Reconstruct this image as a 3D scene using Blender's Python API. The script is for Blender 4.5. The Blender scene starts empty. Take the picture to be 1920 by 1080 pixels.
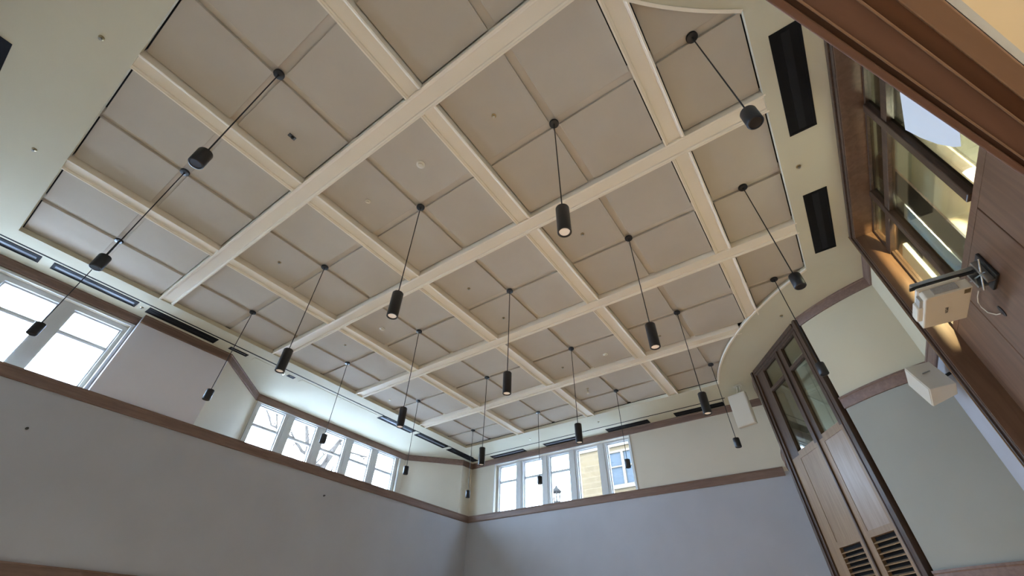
import bpy, bmesh, math, random
from mathutils import Matrix, Vector
random.seed(7)
SC = bpy.context.scene
COL = SC.collection

# ------------------------------------------------------------------ camera
cam_d = bpy.data.cameras.new('camera')
cam = bpy.data.objects.new('camera', cam_d); COL.objects.link(cam)
SC.camera = cam
cam_d.sensor_fit = 'HORIZONTAL'; cam_d.sensor_width = 36.0
cam_d.lens = 36.0 * 779.24 / 1920.0
cam_d.clip_start = 0.02; cam_d.clip_end = 300
RT = Vector((0.8186030, 0.5740556, 0.0186896))      # right
DN = Vector((-0.3662866, 0.5468356, -0.7528645))    # down
FW = Vector((-0.4424062, 0.6094514, 0.6579101))     # forward
CP = Vector((8.358, 2.367, 1.60))
m = Matrix.Identity(4)
for i in range(3):
    m[i][0] = RT[i]; m[i][1] = -DN[i]; m[i][2] = -FW[i]; m[i][3] = CP[i]
cam.matrix_world = m

# ------------------------------------------------------------------ world and exposure
SC.view_settings.view_transform = 'Standard'
SC.view_settings.look = 'None'
SC.view_settings.gamma = 1.0
SC.view_settings.use_curve_mapping = False
SC.view_settings.exposure = 0.30
SKY = 46.0
w = bpy.data.worlds.new('overcast_sky'); SC.world = w; w.use_nodes = True
bg = w.node_tree.nodes['Background']
bg.inputs['Color'].default_value = (0.52, 0.70, 1.0, 1)
bg.inputs['Strength'].default_value = SKY

def area(name, loc, direction, sx, sy, power, color, portal=False):
    d = bpy.data.lights.new(name, 'AREA'); d.shape = 'RECTANGLE'; d.size = sx; d.size_y = sy
    d.energy = power; d.color = color
    o = bpy.data.objects.new(name, d); COL.objects.link(o)
    z = -Vector(direction).normalized()
    x = Vector((0, 0, 1)).cross(z)
    if x.length < 1e-3: x = Vector((1, 0, 0))
    x.normalize(); y = z.cross(x)
    mm = Matrix.Identity(4)
    for i in range(3): mm[i][0] = x[i]; mm[i][1] = y[i]; mm[i][2] = z[i]; mm[i][3] = loc[i]
    o.matrix_world = mm
    if portal: d.cycles.is_portal = True
    return o
# daylight portals in the window openings (they give off nothing themselves)
area('portal_bay', (-3.55, 9.5, 5.75), (1, 0, 0), 5.3, 1.6, 1, (1, 1, 1), True)
area('portal_side', (-2.45, 2.0, 5.75), (1, 0, 0), 3.1, 1.5, 1, (1, 1, 1), True)
area('portal_far', (1.68, 14.75, 5.75), (0, -1, 0), 5.0, 1.5, 1, (1, 1, 1), True)
area('portal_left_low', (-2.1, 7.2, 1.5), (1, 0, 0), 12.0, 1.5, 1, (1, 1, 1), True)

# ------------------------------------------------------------------ materials
def mat(name, color, rough=0.6, metal=0.0, var=0.06, scale=3.0, bump=0.0, bscale=200.0, spec=0.4, emit=None, estr=0.0):
    mt = bpy.data.materials.new(name); mt.use_nodes = True
    nt = mt.node_tree; b = nt.nodes['Principled BSDF']
    b.inputs['Roughness'].default_value = rough
    b.inputs['Metallic'].default_value = metal
    b.inputs['Specular IOR Level'].default_value = spec
    tc = nt.nodes.new('ShaderNodeTexCoord')
    n = nt.nodes.new('ShaderNodeTexNoise'); n.inputs['Scale'].default_value = scale; n.inputs['Detail'].default_value = 4
    nt.links.new(tc.outputs['Object'], n.inputs['Vector'])
    r = nt.nodes.new('ShaderNodeValToRGB')
    c = Vector(color)
    lo = c * (1 - var); hi = c * (1 + var)
    r.color_ramp.elements[0].position = 0.3; r.color_ramp.elements[1].position = 0.7
    r.color_ramp.elements[0].color = (*[max(0, v) for v in lo], 1)
    r.color_ramp.elements[1].color = (*[min(1, v) for v in hi], 1)
    nt.links.new(n.outputs['Fac'], r.inputs['Fac'])
    nt.links.new(r.outputs['Color'], b.inputs['Base Color'])
    if bump > 0:
        n2 = nt.nodes.new('ShaderNodeTexNoise'); n2.inputs['Scale'].default_value = bscale; n2.inputs['Detail'].default_value = 2
        nt.links.new(tc.outputs['Object'], n2.inputs['Vector'])
        bp = nt.nodes.new('ShaderNodeBump'); bp.inputs['Strength'].default_value = bump; bp.inputs['Distance'].default_value = 0.004
        nt.links.new(n2.outputs['Fac'], bp.inputs['Height']); nt.links.new(bp.outputs['Normal'], b.inputs['Normal'])
    if emit:
        b.inputs['Emission Color'].default_value = (*emit, 1); b.inputs['Emission Strength'].default_value = estr
    return mt

def wood(name, dark, light, axis='Z', rough=0.45, scale=1.0, spec=0.4):
    mt = bpy.data.materials.new(name); mt.use_nodes = True
    nt = mt.node_tree; b = nt.nodes['Principled BSDF']
    b.inputs['Roughness'].default_value = rough; b.inputs['Specular IOR Level'].default_value = spec
    tc = nt.nodes.new('ShaderNodeTexCoord'); mp = nt.nodes.new('ShaderNodeMapping')
    s = {'X': (1.2, 14, 14), 'Y': (14, 1.2, 14), 'Z': (14, 14, 1.2)}[axis]
    mp.inputs['Scale'].default_value = [v * scale for v in s]
    nt.links.new(tc.outputs['Object'], mp.inputs['Vector'])
    n = nt.nodes.new('ShaderNodeTexNoise'); n.inputs['Scale'].default_value = 1.6; n.inputs['Detail'].default_value = 7; n.inputs['Distortion'].default_value = 0.8
    nt.links.new(mp.outputs['Vector'], n.inputs['Vector'])
    r = nt.nodes.new('ShaderNodeValToRGB')
    r.color_ramp.elements[0].position = 0.32; r.color_ramp.elements[1].position = 0.72
    r.color_ramp.elements[0].color = (*dark, 1); r.color_ramp.elements[1].color = (*light, 1)
    nt.links.new(n.outputs['Fac'], r.inputs['Fac']); nt.links.new(r.outputs['Color'], b.inputs['Base Color'])
    return mt

def glass_mat(name, tint=(1, 1, 1), refl=0.06):
    mt = bpy.data.materials.new(name); mt.use_nodes = True
    nt = mt.node_tree; nt.nodes.remove(nt.nodes['Principled BSDF'])
    out = nt.nodes['Material Output']
    t = nt.nodes.new('ShaderNodeBsdfTransparent'); t.inputs['Color'].default_value = (*tint, 1)
    g = nt.nodes.new('ShaderNodeBsdfGlossy'); g.inputs['Roughness'].default_value = 0.02
    lw = nt.nodes.new('ShaderNodeLayerWeight'); lw.inputs['Blend'].default_value = 0.25
    mx = nt.nodes.new('ShaderNodeMixShader')
    ma = nt.nodes.new('ShaderNodeMath'); ma.operation = 'MULTIPLY_ADD'; ma.inputs[1].default_value = 0.5; ma.inputs[2].default_value = refl
    nt.links.new(lw.outputs['Fresnel'], ma.inputs[0]); nt.links.new(ma.outputs[0], mx.inputs['Fac'])
    nt.links.new(t.outputs[0], mx.inputs[1]); nt.links.new(g.outputs[0], mx.inputs[2]); nt.links.new(mx.outputs[0], out.inputs['Surface'])
    return mt

def brick_mat(name):
    mt = bpy.data.materials.new(name); mt.use_nodes = True
    nt = mt.node_tree; b = nt.nodes['Principled BSDF']; b.inputs['Roughness'].default_value = 0.9; b.inputs['Specular IOR Level'].default_value = 0.0
    tc = nt.nodes.new('ShaderNodeTexCoord'); mp = nt.nodes.new('ShaderNodeMapping'); mp.inputs['Rotation'].default_value = (math.radians(90), 0, 0)
    br = nt.nodes.new('ShaderNodeTexBrick'); br.inputs['Scale'].default_value = 1.0
    br.inputs['Brick Width'].default_value = 0.6; br.inputs['Row Height'].default_value = 0.26; br.inputs['Mortar Size'].default_value = 0.02
    br.inputs['Color1'].default_value = (0.050, 0.034, 0.0185, 1); br.inputs['Color2'].default_value = (0.045, 0.031, 0.0175, 1); br.inputs['Mortar'].default_value = (0.056, 0.039, 0.023, 1)
    nt.links.new(tc.outputs['Object'], mp.inputs['Vector']); nt.links.new(mp.outputs['Vector'], br.inputs['Vector']); nt.links.new(br.outputs['Color'], b.inputs['Base Color'])
    return mt

M = {}
M['pier'] = mat('glare_tinted_pier_paint', (0.70, 0.70, 0.78), 0.8, var=0.02, scale=1.5, bump=0.08)  # window glare on the pier is put into this lighter, bluer colour
M['upper'] = mat('cream_wall_paint', (0.60, 0.545, 0.445), 0.8, var=0.02, scale=1.5, bump=0.08)
M['lower_round'] = mat('grey_green_wall_paint', (0.325, 0.325, 0.28), 0.75, var=0.03, scale=1.5, bump=0.08)
M['upper_round'] = mat('warm_cream_wall_paint', (0.56, 0.50, 0.355), 0.8, var=0.02, scale=1.5, bump=0.08)
M['lower'] = mat('grey_wall_paint', (0.415, 0.42, 0.45), 0.75, var=0.03, scale=1.5, bump=0.08)
M['soffit'] = mat('cream_soffit_paint', (0.59, 0.55, 0.42), 0.85, var=0.02, scale=1.0, bump=0.05)
M['beam'] = mat('cream_beam_paint', (0.82, 0.74, 0.61), 0.6, var=0.02, scale=2.0)
M['panel'] = mat('grey_fabric_panel', (0.50, 0.445, 0.37), 0.95, var=0.03, scale=2.0, bump=0.15, bscale=300, spec=0.1)
M['groove'] = mat('grey_brown_groove', (0.56, 0.50, 0.42), 0.9, var=0.05)
M['plenum'] = mat('dark_plenum', (0.03, 0.028, 0.025), 0.9)
M['black'] = mat('black_powder_coat', (0.008, 0.008, 0.010), 0.42, var=0.1, spec=0.5)
M['cord'] = mat('black_cord', (0.012, 0.012, 0.014), 0.6)
M['vent'] = mat('black_vent_metal', (0.008, 0.008, 0.009), 0.8, spec=0.15)
M['ventbar'] = mat('dark_grey_vent_blade', (0.014, 0.014, 0.015), 0.8, spec=0.15)
M['ventgrey'] = mat('grey_vent_blade', (0.10, 0.105, 0.12), 0.5)
M['white'] = mat('white_window_paint', (0.56, 0.56, 0.55), 0.5, var=0.02)
M['plastic'] = mat('white_plastic', (0.66, 0.61, 0.50), 0.45, var=0.02)
M['plastic2'] = mat('grey_plastic_grille', (0.36, 0.34, 0.30), 0.6, var=0.1, scale=60)
M['lens'] = mat('frosted_lens', (0.85, 0.80, 0.74), 0.5, var=0.02, emit=(1.0, 0.86, 0.72), estr=0.12)
M['steel'] = mat('brushed_steel', (0.42, 0.43, 0.42), 0.28, metal=0.9, var=0.1, scale=20)
M['darkmetal'] = mat('dark_metal', (0.05, 0.05, 0.05), 0.35, metal=0.6)
M['brass'] = mat('brass_ring', (0.35, 0.28, 0.16), 0.35, metal=0.8)
M['rail'] = wood('brown_rail_timber', (0.14, 0.085, 0.063), (0.20, 0.125, 0.09), 'Y', 0.5)
M['railx'] = wood('brown_rail_timber_x', (0.14, 0.085, 0.063), (0.20, 0.125, 0.09), 'X', 0.5)
M['frame'] = wood('dark_walnut_frame', (0.042, 0.024, 0.015), (0.085, 0.050, 0.031), 'Z', 0.35)
M['oak'] = wood('light_brown_panel_timber', (0.20, 0.125, 0.068), (0.28, 0.185, 0.105), 'Z', 0.4, 0.7)
M['oak2'] = wood('pale_panel_timber', (0.25, 0.18, 0.13), (0.33, 0.25, 0.19), 'Z', 0.3, 0.7)
M['redwood'] = wood('red_brown_door_timber', (0.085, 0.038, 0.022), (0.125, 0.058, 0.034), 'X', 0.4)
M['redwood2'] = wood('mid_brown_door_timber', (0.165, 0.105, 0.072), (0.215, 0.14, 0.098), 'X', 0.4)
M['mauvewood'] = wood('flat_brown_door_timber', (0.115, 0.064, 0.052), (0.14, 0.080, 0.066), 'X', 0.5)
M['wallwood'] = wood('brown_wall_panel_timber', (0.11, 0.058, 0.032), (0.17, 0.095, 0.055), 'Z', 0.4, 0.6)
M['floor'] = wood('pale_floor_boards', (0.55, 0.42, 0.28), (0.66, 0.52, 0.36), 'X', 0.5)
M['glass'] = glass_mat('clear_glass', (0.97, 0.99, 0.98), 0.03)
M['glass2'] = glass_mat('interior_glass', (0.86, 0.90, 0.86), 0.07)
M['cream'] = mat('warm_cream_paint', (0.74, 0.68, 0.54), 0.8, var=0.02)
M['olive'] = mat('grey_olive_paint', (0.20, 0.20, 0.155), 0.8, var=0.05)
M['pale'] = mat('daylight_blue_paint', (0.58, 0.68, 0.80), 0.7, var=0.02)  # the blue of daylight is mixed into this paint
M['paper'] = mat('white_paper', (0.78, 0.80, 0.82), 0.8, var=0.02)
M['bark'] = mat('glare_grey_bark', (0.034, 0.027, 0.022), 0.9, var=0.25, scale=8, spec=0.0)  # sky glare over the branches is put into the bark colour
M['brick'] = brick_mat('tan_brick')
M['stone'] = mat('pale_stone', (0.060, 0.046, 0.031), 0.8, spec=0.0)
M['blueglass'] = mat('sky_toned_matte_glass', (0.026, 0.028, 0.029), 0.3, spec=0.0)  # matte; the reflected sky is put into the colour
M['lamppost'] = mat('grey_lamp_metal', (0.016, 0.014, 0.012), 0.6, spec=0.0)
M['ground'] = mat('bounce_ground', (0.84, 0.86, 0.90), 0.95, var=0.08)  # unseen ground kept bright to bounce daylight up to the ceiling

# ------------------------------------------------------------------ mesh helpers
def box(bm, x0, x1, y0, y1, z0, z1, T=None):
    vs = [bm.verts.new(Vector(c)) for c in ((x0,y0,z0),(x1,y0,z0),(x1,y1,z0),(x0,y1,z0),(x0,y0,z1),(x1,y0,z1),(x1,y1,z1),(x0,y1,z1))]
    if T is not None:
        for v in vs: v.co = T @ v.co
    flip = ((x1-x0)*(y1-y0)*(z1-z0) < 0)
    for f in ((0,3,2,1),(4,5,6,7),(0,1,5,4),(1,2,6,5),(2,3,7,6),(3,0,4,7)):
        q = [vs[i] for i in f]
        if flip: q.reverse()
        bm.faces.new(q)
    return vs

def prism(bm, pts, z0, z1, T=None):
    """extrude a plan polygon (counter-clockwise) from z0 to z1"""
    a = [bm.verts.new(Vector((p[0], p[1], z0))) for p in pts]
    b = [bm.verts.new(Vector((p[0], p[1], z1))) for p in pts]
    if T is not None:
        for v in a + b: v.co = T @ v.co
    n = len(pts)
    bm.faces.new(list(reversed(a))); bm.faces.new(b)
    for i in range(n):
        j = (i + 1) % n
        bm.faces.new((a[i], a[j], b[j], b[i]))

def lathe(bm, prof, seg=32, c=(0, 0), T=None):
    """revolve (radius, z) points about the z axis"""
    rings = []
    for r, z in prof:
        if r < 1e-6:
            rings.append([bm.verts.new(Vector((c[0], c[1], z)))])
        else:
            rings.append([bm.verts.new(Vector((c[0] + r*math.cos(2*math.pi*k/seg), c[1] + r*math.sin(2*math.pi*k/seg), z))) for k in range(seg)])
    if T is not None:
        for rg in rings:
            for v in rg: v.co = T @ v.co
    for A, B in zip(rings, rings[1:]):
        for k in range(seg):
            l = (k + 1) % seg
            if len(A) == 1 and len(B) == 1: continue
            if len(A) == 1: bm.faces.new((A[0], B[l], B[k]))
            elif len(B) == 1: bm.faces.new((A[k], A[l], B[0]))
            else: bm.faces.new((A[k], A[l], B[l], B[k]))

def tube(bm, pts, radii, seg=8):
    rings = []
    for i, p in enumerate(pts):
        p = Vector(p)
        d = (Vector(pts[min(i+1, len(pts)-1)]) - Vector(pts[max(i-1, 0)])).normalized()
        a = d.cross(Vector((0, 0, 1)))
        if a.length < 1e-3: a = d.cross(Vector((1, 0, 0)))
        a.normalize(); b = d.cross(a)
        r = radii[i] if isinstance(radii, (list, tuple)) else radii
        rings.append([bm.verts.new(p + a*r*math.cos(2*math.pi*k/seg) + b*r*math.sin(2*math.pi*k/seg)) for k in range(seg)])
    for A, B in zip(rings, rings[1:]):
        for k in range(seg): bm.faces.new((A[k], A[(k+1) % seg], B[(k+1) % seg], B[k]))
    bm.faces.new(list(reversed(rings[0]))); bm.faces.new(rings[-1])

def obj(name, bm, mt, parent=None, smooth=False, bevel=0.0):
    bmesh.ops.recalc_face_normals(bm, faces=bm.faces)
    me = bpy.data.meshes.new(name); bm.to_mesh(me); bm.free()
    o = bpy.data.objects.new(name, me); COL.objects.link(o)
    for x in (mt if isinstance(mt, (list, tuple)) else [mt]): me.materials.append(x)
    if smooth:
        for p in me.polygons: p.use_smooth = True
        md = o.modifiers.new('edge_split', 'EDGE_SPLIT'); md.split_angle = math.radians(40)
    if bevel:
        md = o.modifiers.new('bevel', 'BEVEL'); md.width = bevel; md.segments = 2; md.limit_method = 'ANGLE'
    if parent:
        o.parent = parent
        o.matrix_parent_inverse = parent.matrix_world.inverted()
    return o

def tag(o, label, cat, group=None, kind=None):
    if label: o['label'] = label
    if cat: o['category'] = cat
    if group: o['group'] = group
    if kind: o['kind'] = kind
    return o

def struct(o, label=None, cat=None):
    o['kind'] = 'structure'
    if label: o['label'] = label
    if cat: o['category'] = cat
    return o

def thing(name, label, cat, loc=(0, 0, 0), group=None, rotz=0.0):
    o = bpy.data.objects.new(name, None); COL.objects.link(o)
    o.empty_display_size = 0.1
    o.matrix_world = Matrix.Translation(Vector(loc)) @ Matrix.Rotation(rotz, 4, 'Z')
    return tag(o, label, cat, group)

def lbox(name, dims, mt, parent, bevel=0.0):
    """a box mesh given in the parent's own space"""
    bm = bmesh.new(); box(bm, *dims)
    bmesh.ops.recalc_face_normals(bm, faces=bm.faces)
    me = bpy.data.meshes.new(name); bm.to_mesh(me); bm.free(); me.materials.append(mt)
    o = bpy.data.objects.new(name, me); COL.objects.link(o); o.parent = parent
    if bevel:
        md = o.modifiers.new('bevel', 'BEVEL'); md.width = bevel; md.segments = 2
    return o

def lobj(name, bm, mt, parent, smooth=False, bevel=0.0):
    o = obj(name, bm, mt, None, smooth, bevel); o.parent = parent
    return o

def frame2(p0, p1):
    """local frame: x along p0->p1, y to the left of it, origin p0"""
    d = Vector((p1[0]-p0[0], p1[1]-p0[1], 0)); L = d.length; d.normalize()
    T = Matrix.Identity(4)
    T[0][0] = d.x; T[1][0] = d.y; T[0][1] = -d.y; T[1][1] = d.x; T[0][3] = p0[0]; T[1][3] = p0[1]
    return T, L

def wall_piece(bm, p0, p1, z0, z1, th, openings=()):
    """wall from p0 to p1, thickness th to the RIGHT of the run (outside); openings = (s0, s1, za, zb)"""
    T, L = frame2(p0, p1)
    xs = sorted({0, L, *[a for o in openings for a in o[:2]]})
    zs = sorted({z0, z1, *[a for o in openings for a in o[2:]]})
    for a, b in zip(xs, xs[1:]):
        for c, d in zip(zs, zs[1:]):
            mx, mz = (a+b)/2, (c+d)/2
            if any(o[0] < mx < o[1] and o[2] < mz < o[3] for o in openings): continue
            box(bm, a, b, -th, 0, c, d, T)
    bmesh.ops.remove_doubles(bm, verts=bm.verts, dist=1e-4)

def rail_piece(bm, p0, p1, z0, z1, out, e0=0.0, e1=0.0):
    """moulded rail: back against the wall line, standing out to the LEFT (room side)"""
    T, L = frame2(p0, p1)
    prof = [(0, z0), (out*0.55, z0), (out*0.75, z0+(z1-z0)*0.12), (out*0.75, z0+(z1-z0)*0.80), (out, z0+(z1-z0)*0.86), (out, z1), (0, z1)]
    A = []; B = []
    for (y, z) in prof:
        A.append(bm.verts.new(T @ Vector((-e0*y, y, z)))); B.append(bm.verts.new(T @ Vector((L+e1*y, y, z))))
    n = len(prof)
    bm.faces.new(A); bm.faces.new(list(reversed(B)))
    for i in range(n):
        j = (i+1) % n
        bm.faces.new((A[i], B[i], B[j], A[j]))

# ------------------------------------------------------------------ room levels (metres)
Z_SOF = 6.68; Z_PAN = 6.773; Z_BEAM = 6.69; Z_TOP = 6.98
RAIL0, RAIL1 = 4.78, 4.974
CRN0, CRN1 = 6.50, 6.68
LOW1 = 2.50; LOW0 = 2.30
XW = -1.85            # window-side wall below the rail
YF = 14.25            # far wall
YN = 0.15             # near wall
RC = (11.45, 13.75); RR = 3.62   # round wall
def mir(p): return (p[0], 14.4 - p[1])
CELL = 2.4

# ------------------------------------------------------------------ floor, slab, soffit
bm = bmesh.new(); box(bm, -4, 15, -0.6, 15.2, -0.12, 0)
struct(obj('floor', bm, M['floor']), 'warm timber floor of the hall', 'floor')
bm = bmesh.new(); box(bm, -2.36, 14.6, -0.3, 14.8, Z_TOP, Z_TOP+0.12)
struct(obj('ceiling', bm, M['plenum']), 'dark ceiling void above the coffers', 'ceiling')

def arc(cx, cy, r, a0, a1, n):
    return [(cx + r*math.cos(a0+(a1-a0)*k/n), cy + r*math.sin(a0+(a1-a0)*k/n)) for k in range(n+1)]
AC = (12.29, 13.97); AR = 5.27
FX1 = 9.47; FY0 = 1.35; FY1 = 12.87; FX0 = -1.0
a_start = math.atan2(-(math.sqrt(AR**2-(AC[0]-FX1)**2)), FX1-AC[0])
a_end = math.atan2(FY1-AC[1], -math.sqrt(AR**2-(FY1-AC[1])**2))
if a_end > 0: pass
arc_far = arc(AC[0], AC[1], AR, a_start, a_end, 40)
BC = (12.29, 0.43); BR = 5.2
b_end = math.atan2(math.sqrt(BR**2-(BC[0]-FX1)**2), FX1-BC[0])
b_start = math.atan2(FY0-BC[1], -math.sqrt(BR**2-(FY0-BC[1])**2))
arc_near = arc(BC[0], BC[1], BR, b_start, b_end, 36)
inner = [(FX0, FY0)] + arc_near + arc_far + [(FX0, FY1)]
outer = [(-2.35, -0.1), (-2.35, 5.0), (-3.6, 6.5), (-3.6, 12.5), (-2.2, 14.55), (10.3, 14.55), (10.3, -0.1)]
def slab_with_hole(name, outer, inner, z0, z1, mt):
    cu = bpy.data.curves.new(name, 'CURVE'); cu.dimensions = '2D'; cu.fill_mode = 'BOTH'
    for pts in (outer, inner):
        sp = cu.splines.new('POLY'); sp.points.add(len(pts)-1); sp.use_cyclic_u = True
        for p, q in zip(sp.points, pts): p.co = (q[0], q[1], 0, 1)
    cu.extrude = (z1-z0)/2
    t = bpy.data.objects.new(name+'_tmp', cu); COL.objects.link(t)
    dg = bpy.context.evaluated_depsgraph_get()
    me = bpy.data.meshes.new_from_object(t.evaluated_get(dg))
    bpy.data.objects.remove(t)
    me.transform(Matrix.Translation((0, 0, (z0+z1)/2)))
    me.name = name; me.materials.clear(); me.materials.append(mt)
    o = bpy.data.objects.new(name, me); COL.objects.link(o)
    return o
struct(slab_with_hole('ceiling_soffit', outer, inner, Z_SOF, Z_SOF+0.085, M['soffit']), 'flat cream soffit around the coffered ceiling', 'ceiling')
# thin raised lip that follows the field edge
bm = bmesh.new()
for path in (arc_far, arc_near):
    for p, q in zip(path, path[1:]):
        T, L = frame2(p, q)
        box(bm, 0, L, -0.005, 0.03, Z_SOF-0.012, Z_SOF+0.02, T)
struct(obj('trim_lip', bm, M['beam']), 'thin cream lip along the curved soffit edges', 'trim')
# upstand closing the recess above the soffit
bm = bmesh.new()
for (x0, x1, y0, y1) in ((-2.42, -2.36, -0.36, 14.86), (14.6, 14.66, -0.36, 14.86), (-2.36, 14.6, -0.36, -0.3), (-2.36, 14.6, 14.8, 14.86)):
    box(bm, x0, x1, y0, y1, Z_SOF+0.09, Z_TOP+0.12)
struct(obj('ceiling_edge', bm, M['plenum']), 'roof edge closing the ceiling void', 'ceiling')

# ------------------------------------------------------------------ coffer beams
HB = 0.13
def beam(name, x0, x1, y0, y1, along):
    bm = bmesh.new()
    # stepped profile: broad flat, slim ledge either side
    if along == 'X':
        c = (y0+y1)/2
        prof = [(c-HB, Z_PAN+0.08), (c-HB, Z_BEAM-0.012), (c-HB+0.02, Z_BEAM-0.012), (c-HB+0.026, Z_BEAM-0.004), (c-HB+0.044, Z_BEAM+0.002), (c-HB+0.05, Z_BEAM+0.020), (c+HB-0.05, Z_BEAM+0.020), (c+HB-0.044, Z_BEAM+0.002), (c+HB-0.026, Z_BEAM-0.004), (c+HB-0.02, Z_BEAM-0.012), (c+HB, Z_BEAM-0.012), (c+HB, Z_PAN+0.08)]
        A = [bm.verts.new((x0, y, z)) for y, z in prof]; B = [bm.verts.new((x1, y, z)) for y, z in prof]
    else:
        c = (x0+x1)/2
        prof = [(c-HB, Z_PAN+0.08), (c-HB, Z_BEAM-0.012), (c-HB+0.02, Z_BEAM-0.012), (c-HB+0.026, Z_BEAM-0.004), (c-HB+0.044, Z_BEAM+0.002), (c-HB+0.05, Z_BEAM+0.020), (c+HB-0.05, Z_BEAM+0.020), (c+HB-0.044, Z_BEAM+0.002), (c+HB-0.026, Z_BEAM-0.004), (c+HB-0.02, Z_BEAM-0.012), (c+HB, Z_BEAM-0.012), (c+HB, Z_PAN+0.08)]
        A = [bm.verts.new((x, y0, z)) for x, z in prof]; B = [bm.verts.new((x, y1, z)) for x, z in prof]
    n = len(prof)
    bm.faces.new(A); bm.faces.new(list(reversed(B)))
    for i in range(n):
        j = (i+1) % n; bm.faces.new((A[i], B[i], B[j], A[j]))
    return struct(obj(name, bm, M['beam']), 'cream painted coffer beam', 'beam')
def field_x_max(y):
    """right-hand edge of the coffer field at y"""
    x = FX1
    if y > AC[1]-AR and abs(y-AC[1]) < AR:
        x = min(x, AC[0]-math.sqrt(AR**2-(y-AC[1])**2))
    if y < BC[1]+BR and abs(y-BC[1]) < BR:
        x = min(x, BC[0]-math.sqrt(BR**2-(y-BC[1])**2))
    return x
n_trim = 1
for k in (1.5, 2.5, 3.5, 4.5):
    y = k*CELL
    beam('trim_%d' % n_trim, FX0-0.0, field_x_max(y)+0.02, y-HB, y+HB, 'X'); n_trim += 1
segs = [FY0] + [k*CELL for k in (1.5, 2.5, 3.5, 4.5)] + [FY1]
for k in (0.5, 1.5, 2.5, 3.5):
    x = k*CELL
    for a, b in zip(segs, segs[1:]):
        ya = a + (HB-0.012 if a != FY0 else 0); yb = b - (HB-0.012 if b != FY1 else 0)
        if k == 3.5:
            if yb < 3.8: continue
            if ya > 10.6: continue
            if ya < 7.2 and field_x_max(ya) < x: ya = BC[1]+math.sqrt(BR**2-(x-BC[0])**2) - 0.02
            if yb > 7.2 and field_x_max(yb) < x: yb = AC[1]-math.sqrt(AR**2-(x-AC[0])**2) + 0.02
        if yb - ya < 0.2: continue
        beam('trim_%d' % n_trim, x-HB, x+HB, ya, yb, 'Y'); n_trim += 1
# lower border board between the left field edge and the black slot
ORD = ['first', 'second', 'third', 'fourth', 'fifth']

# ------------------------------------------------------------------ coffer panels
def clip_poly(poly, ymin=None, ymax=None, xmin=None, xmax=None):
    def cl(P, f):
        out = []
        for i in range(len(P)):
            a, b = P[i], P[(i+1) % len(P)]
            fa, fb = f(a), f(b)
            if fa >= 0: out.append(a)
            if (fa >= 0) != (fb >= 0):
                t = fa/(fa-fb); out.append((a[0]+(b[0]-a[0])*t, a[1]+(b[1]-a[1])*t))
        return out
    if ymax is not None: poly = cl(poly, lambda p: ymax-p[1])
    if ymin is not None: poly = cl(poly, lambda p: p[1]-ymin)
    if xmax is not None: poly = cl(poly, lambda p: xmax-p[0])
    return poly
FARORD = {1: 'nearest the camera', 2: 'second from the camera', 3: 'middle', 4: 'second from the far wall', 5: 'against the far wall'}
XORD = {0: 'window-side', 1: 'second', 2: 'third', 3: 'fourth', 4: 'last narrow'}
G = 0.052; PH = 1.055
gbm = bmesh.new()
for j in range(5):
    for i in range(1, 6):
        cx, cy = j*CELL, i*CELL
        if j == 4 and i in (1, 5): continue
        ylo, yhi = FY0+0.0, FY1-0.0
        for sx in (-1, 1):
            if j == 4 and sx == 1: continue
            for sy in (-1, 1):
                if j == 4:
                    x0, x1 = cx-PH, FX1-0.012
                else:
                    x0, x1 = (cx-PH, cx-G) if sx < 0 else (cx+G, cx+PH)
                y0, y1 = (cy-PH, cy-G) if sy < 0 else (cy+G, cy+PH)
                y0 = max(y0, FY0+0.014); y1 = min(y1, FY1-0.014)
                if min(field_x_max(y0), field_x_max(y1)) < x0 + 0.05 and max(field_x_max(y0), field_x_max(y1)) < x0+0.05: continue
                if y1-y0 < 0.1: continue
                b2 = bmesh.new(); box(b2, x0-cx, x1-cx, y0-cy, y1-cy, 0, 0.042)
                o = obj('acoustic_panel', b2, M['panel'], bevel=0.004); o.location = (cx, cy, Z_PAN)
                qd = ('near' if sy < 0 else 'far') + ('' if j == 4 else (' window-side' if sx < 0 else ' room-side'))
                tag(o, 'grey acoustic panel, %s %s of %s coffer across, %s row from camera' % (qd, 'half' if j == 4 else 'quarter', ORD[j], ORD[i-1]), 'ceiling panel', 'acoustic panels in the ceiling coffers')
        # backing boards seen in the cross-shaped reveal
        y0 = max(cy-PH, FY0); y1 = min(cy+PH, FY1)
        x1 = cx+PH if j < 4 else FX1
        box(gbm, cx-PH-0.014, x1+0.014, cy-0.1, cy+0.1, Z_PAN+0.043, Z_PAN+0.064)
        if j < 4: box(gbm, cx-0.1, cx+0.1, y0-0.014, y1+0.014, Z_PAN+0.0425, Z_PAN+0.0635)
struct(obj('ceiling_reveal', gbm, M['groove']), 'grey brown reveals between the acoustic panels', 'ceiling')

# ------------------------------------------------------------------ walls
def W(name, pieces, mt, label):
    bm = bmesh.new()
    for pc in pieces: wall_piece(bm, *pc)
    return struct(obj(name, bm, mt), label, 'wall')
# left side, plan points of the upper wall (walked so that the room lies to the left)
P_A = (XW, 13.72); P_B = (-3.2, 12.25); P_C = (-3.2, 6.82); P_D = (XW, 5.36); P_E = (XW, 3.56)
WX = -2.03
th = 0.3
BWIN = [7.40, 8.43, 9.465, 10.50, 11.52]   # bay window centres (y)
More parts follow.
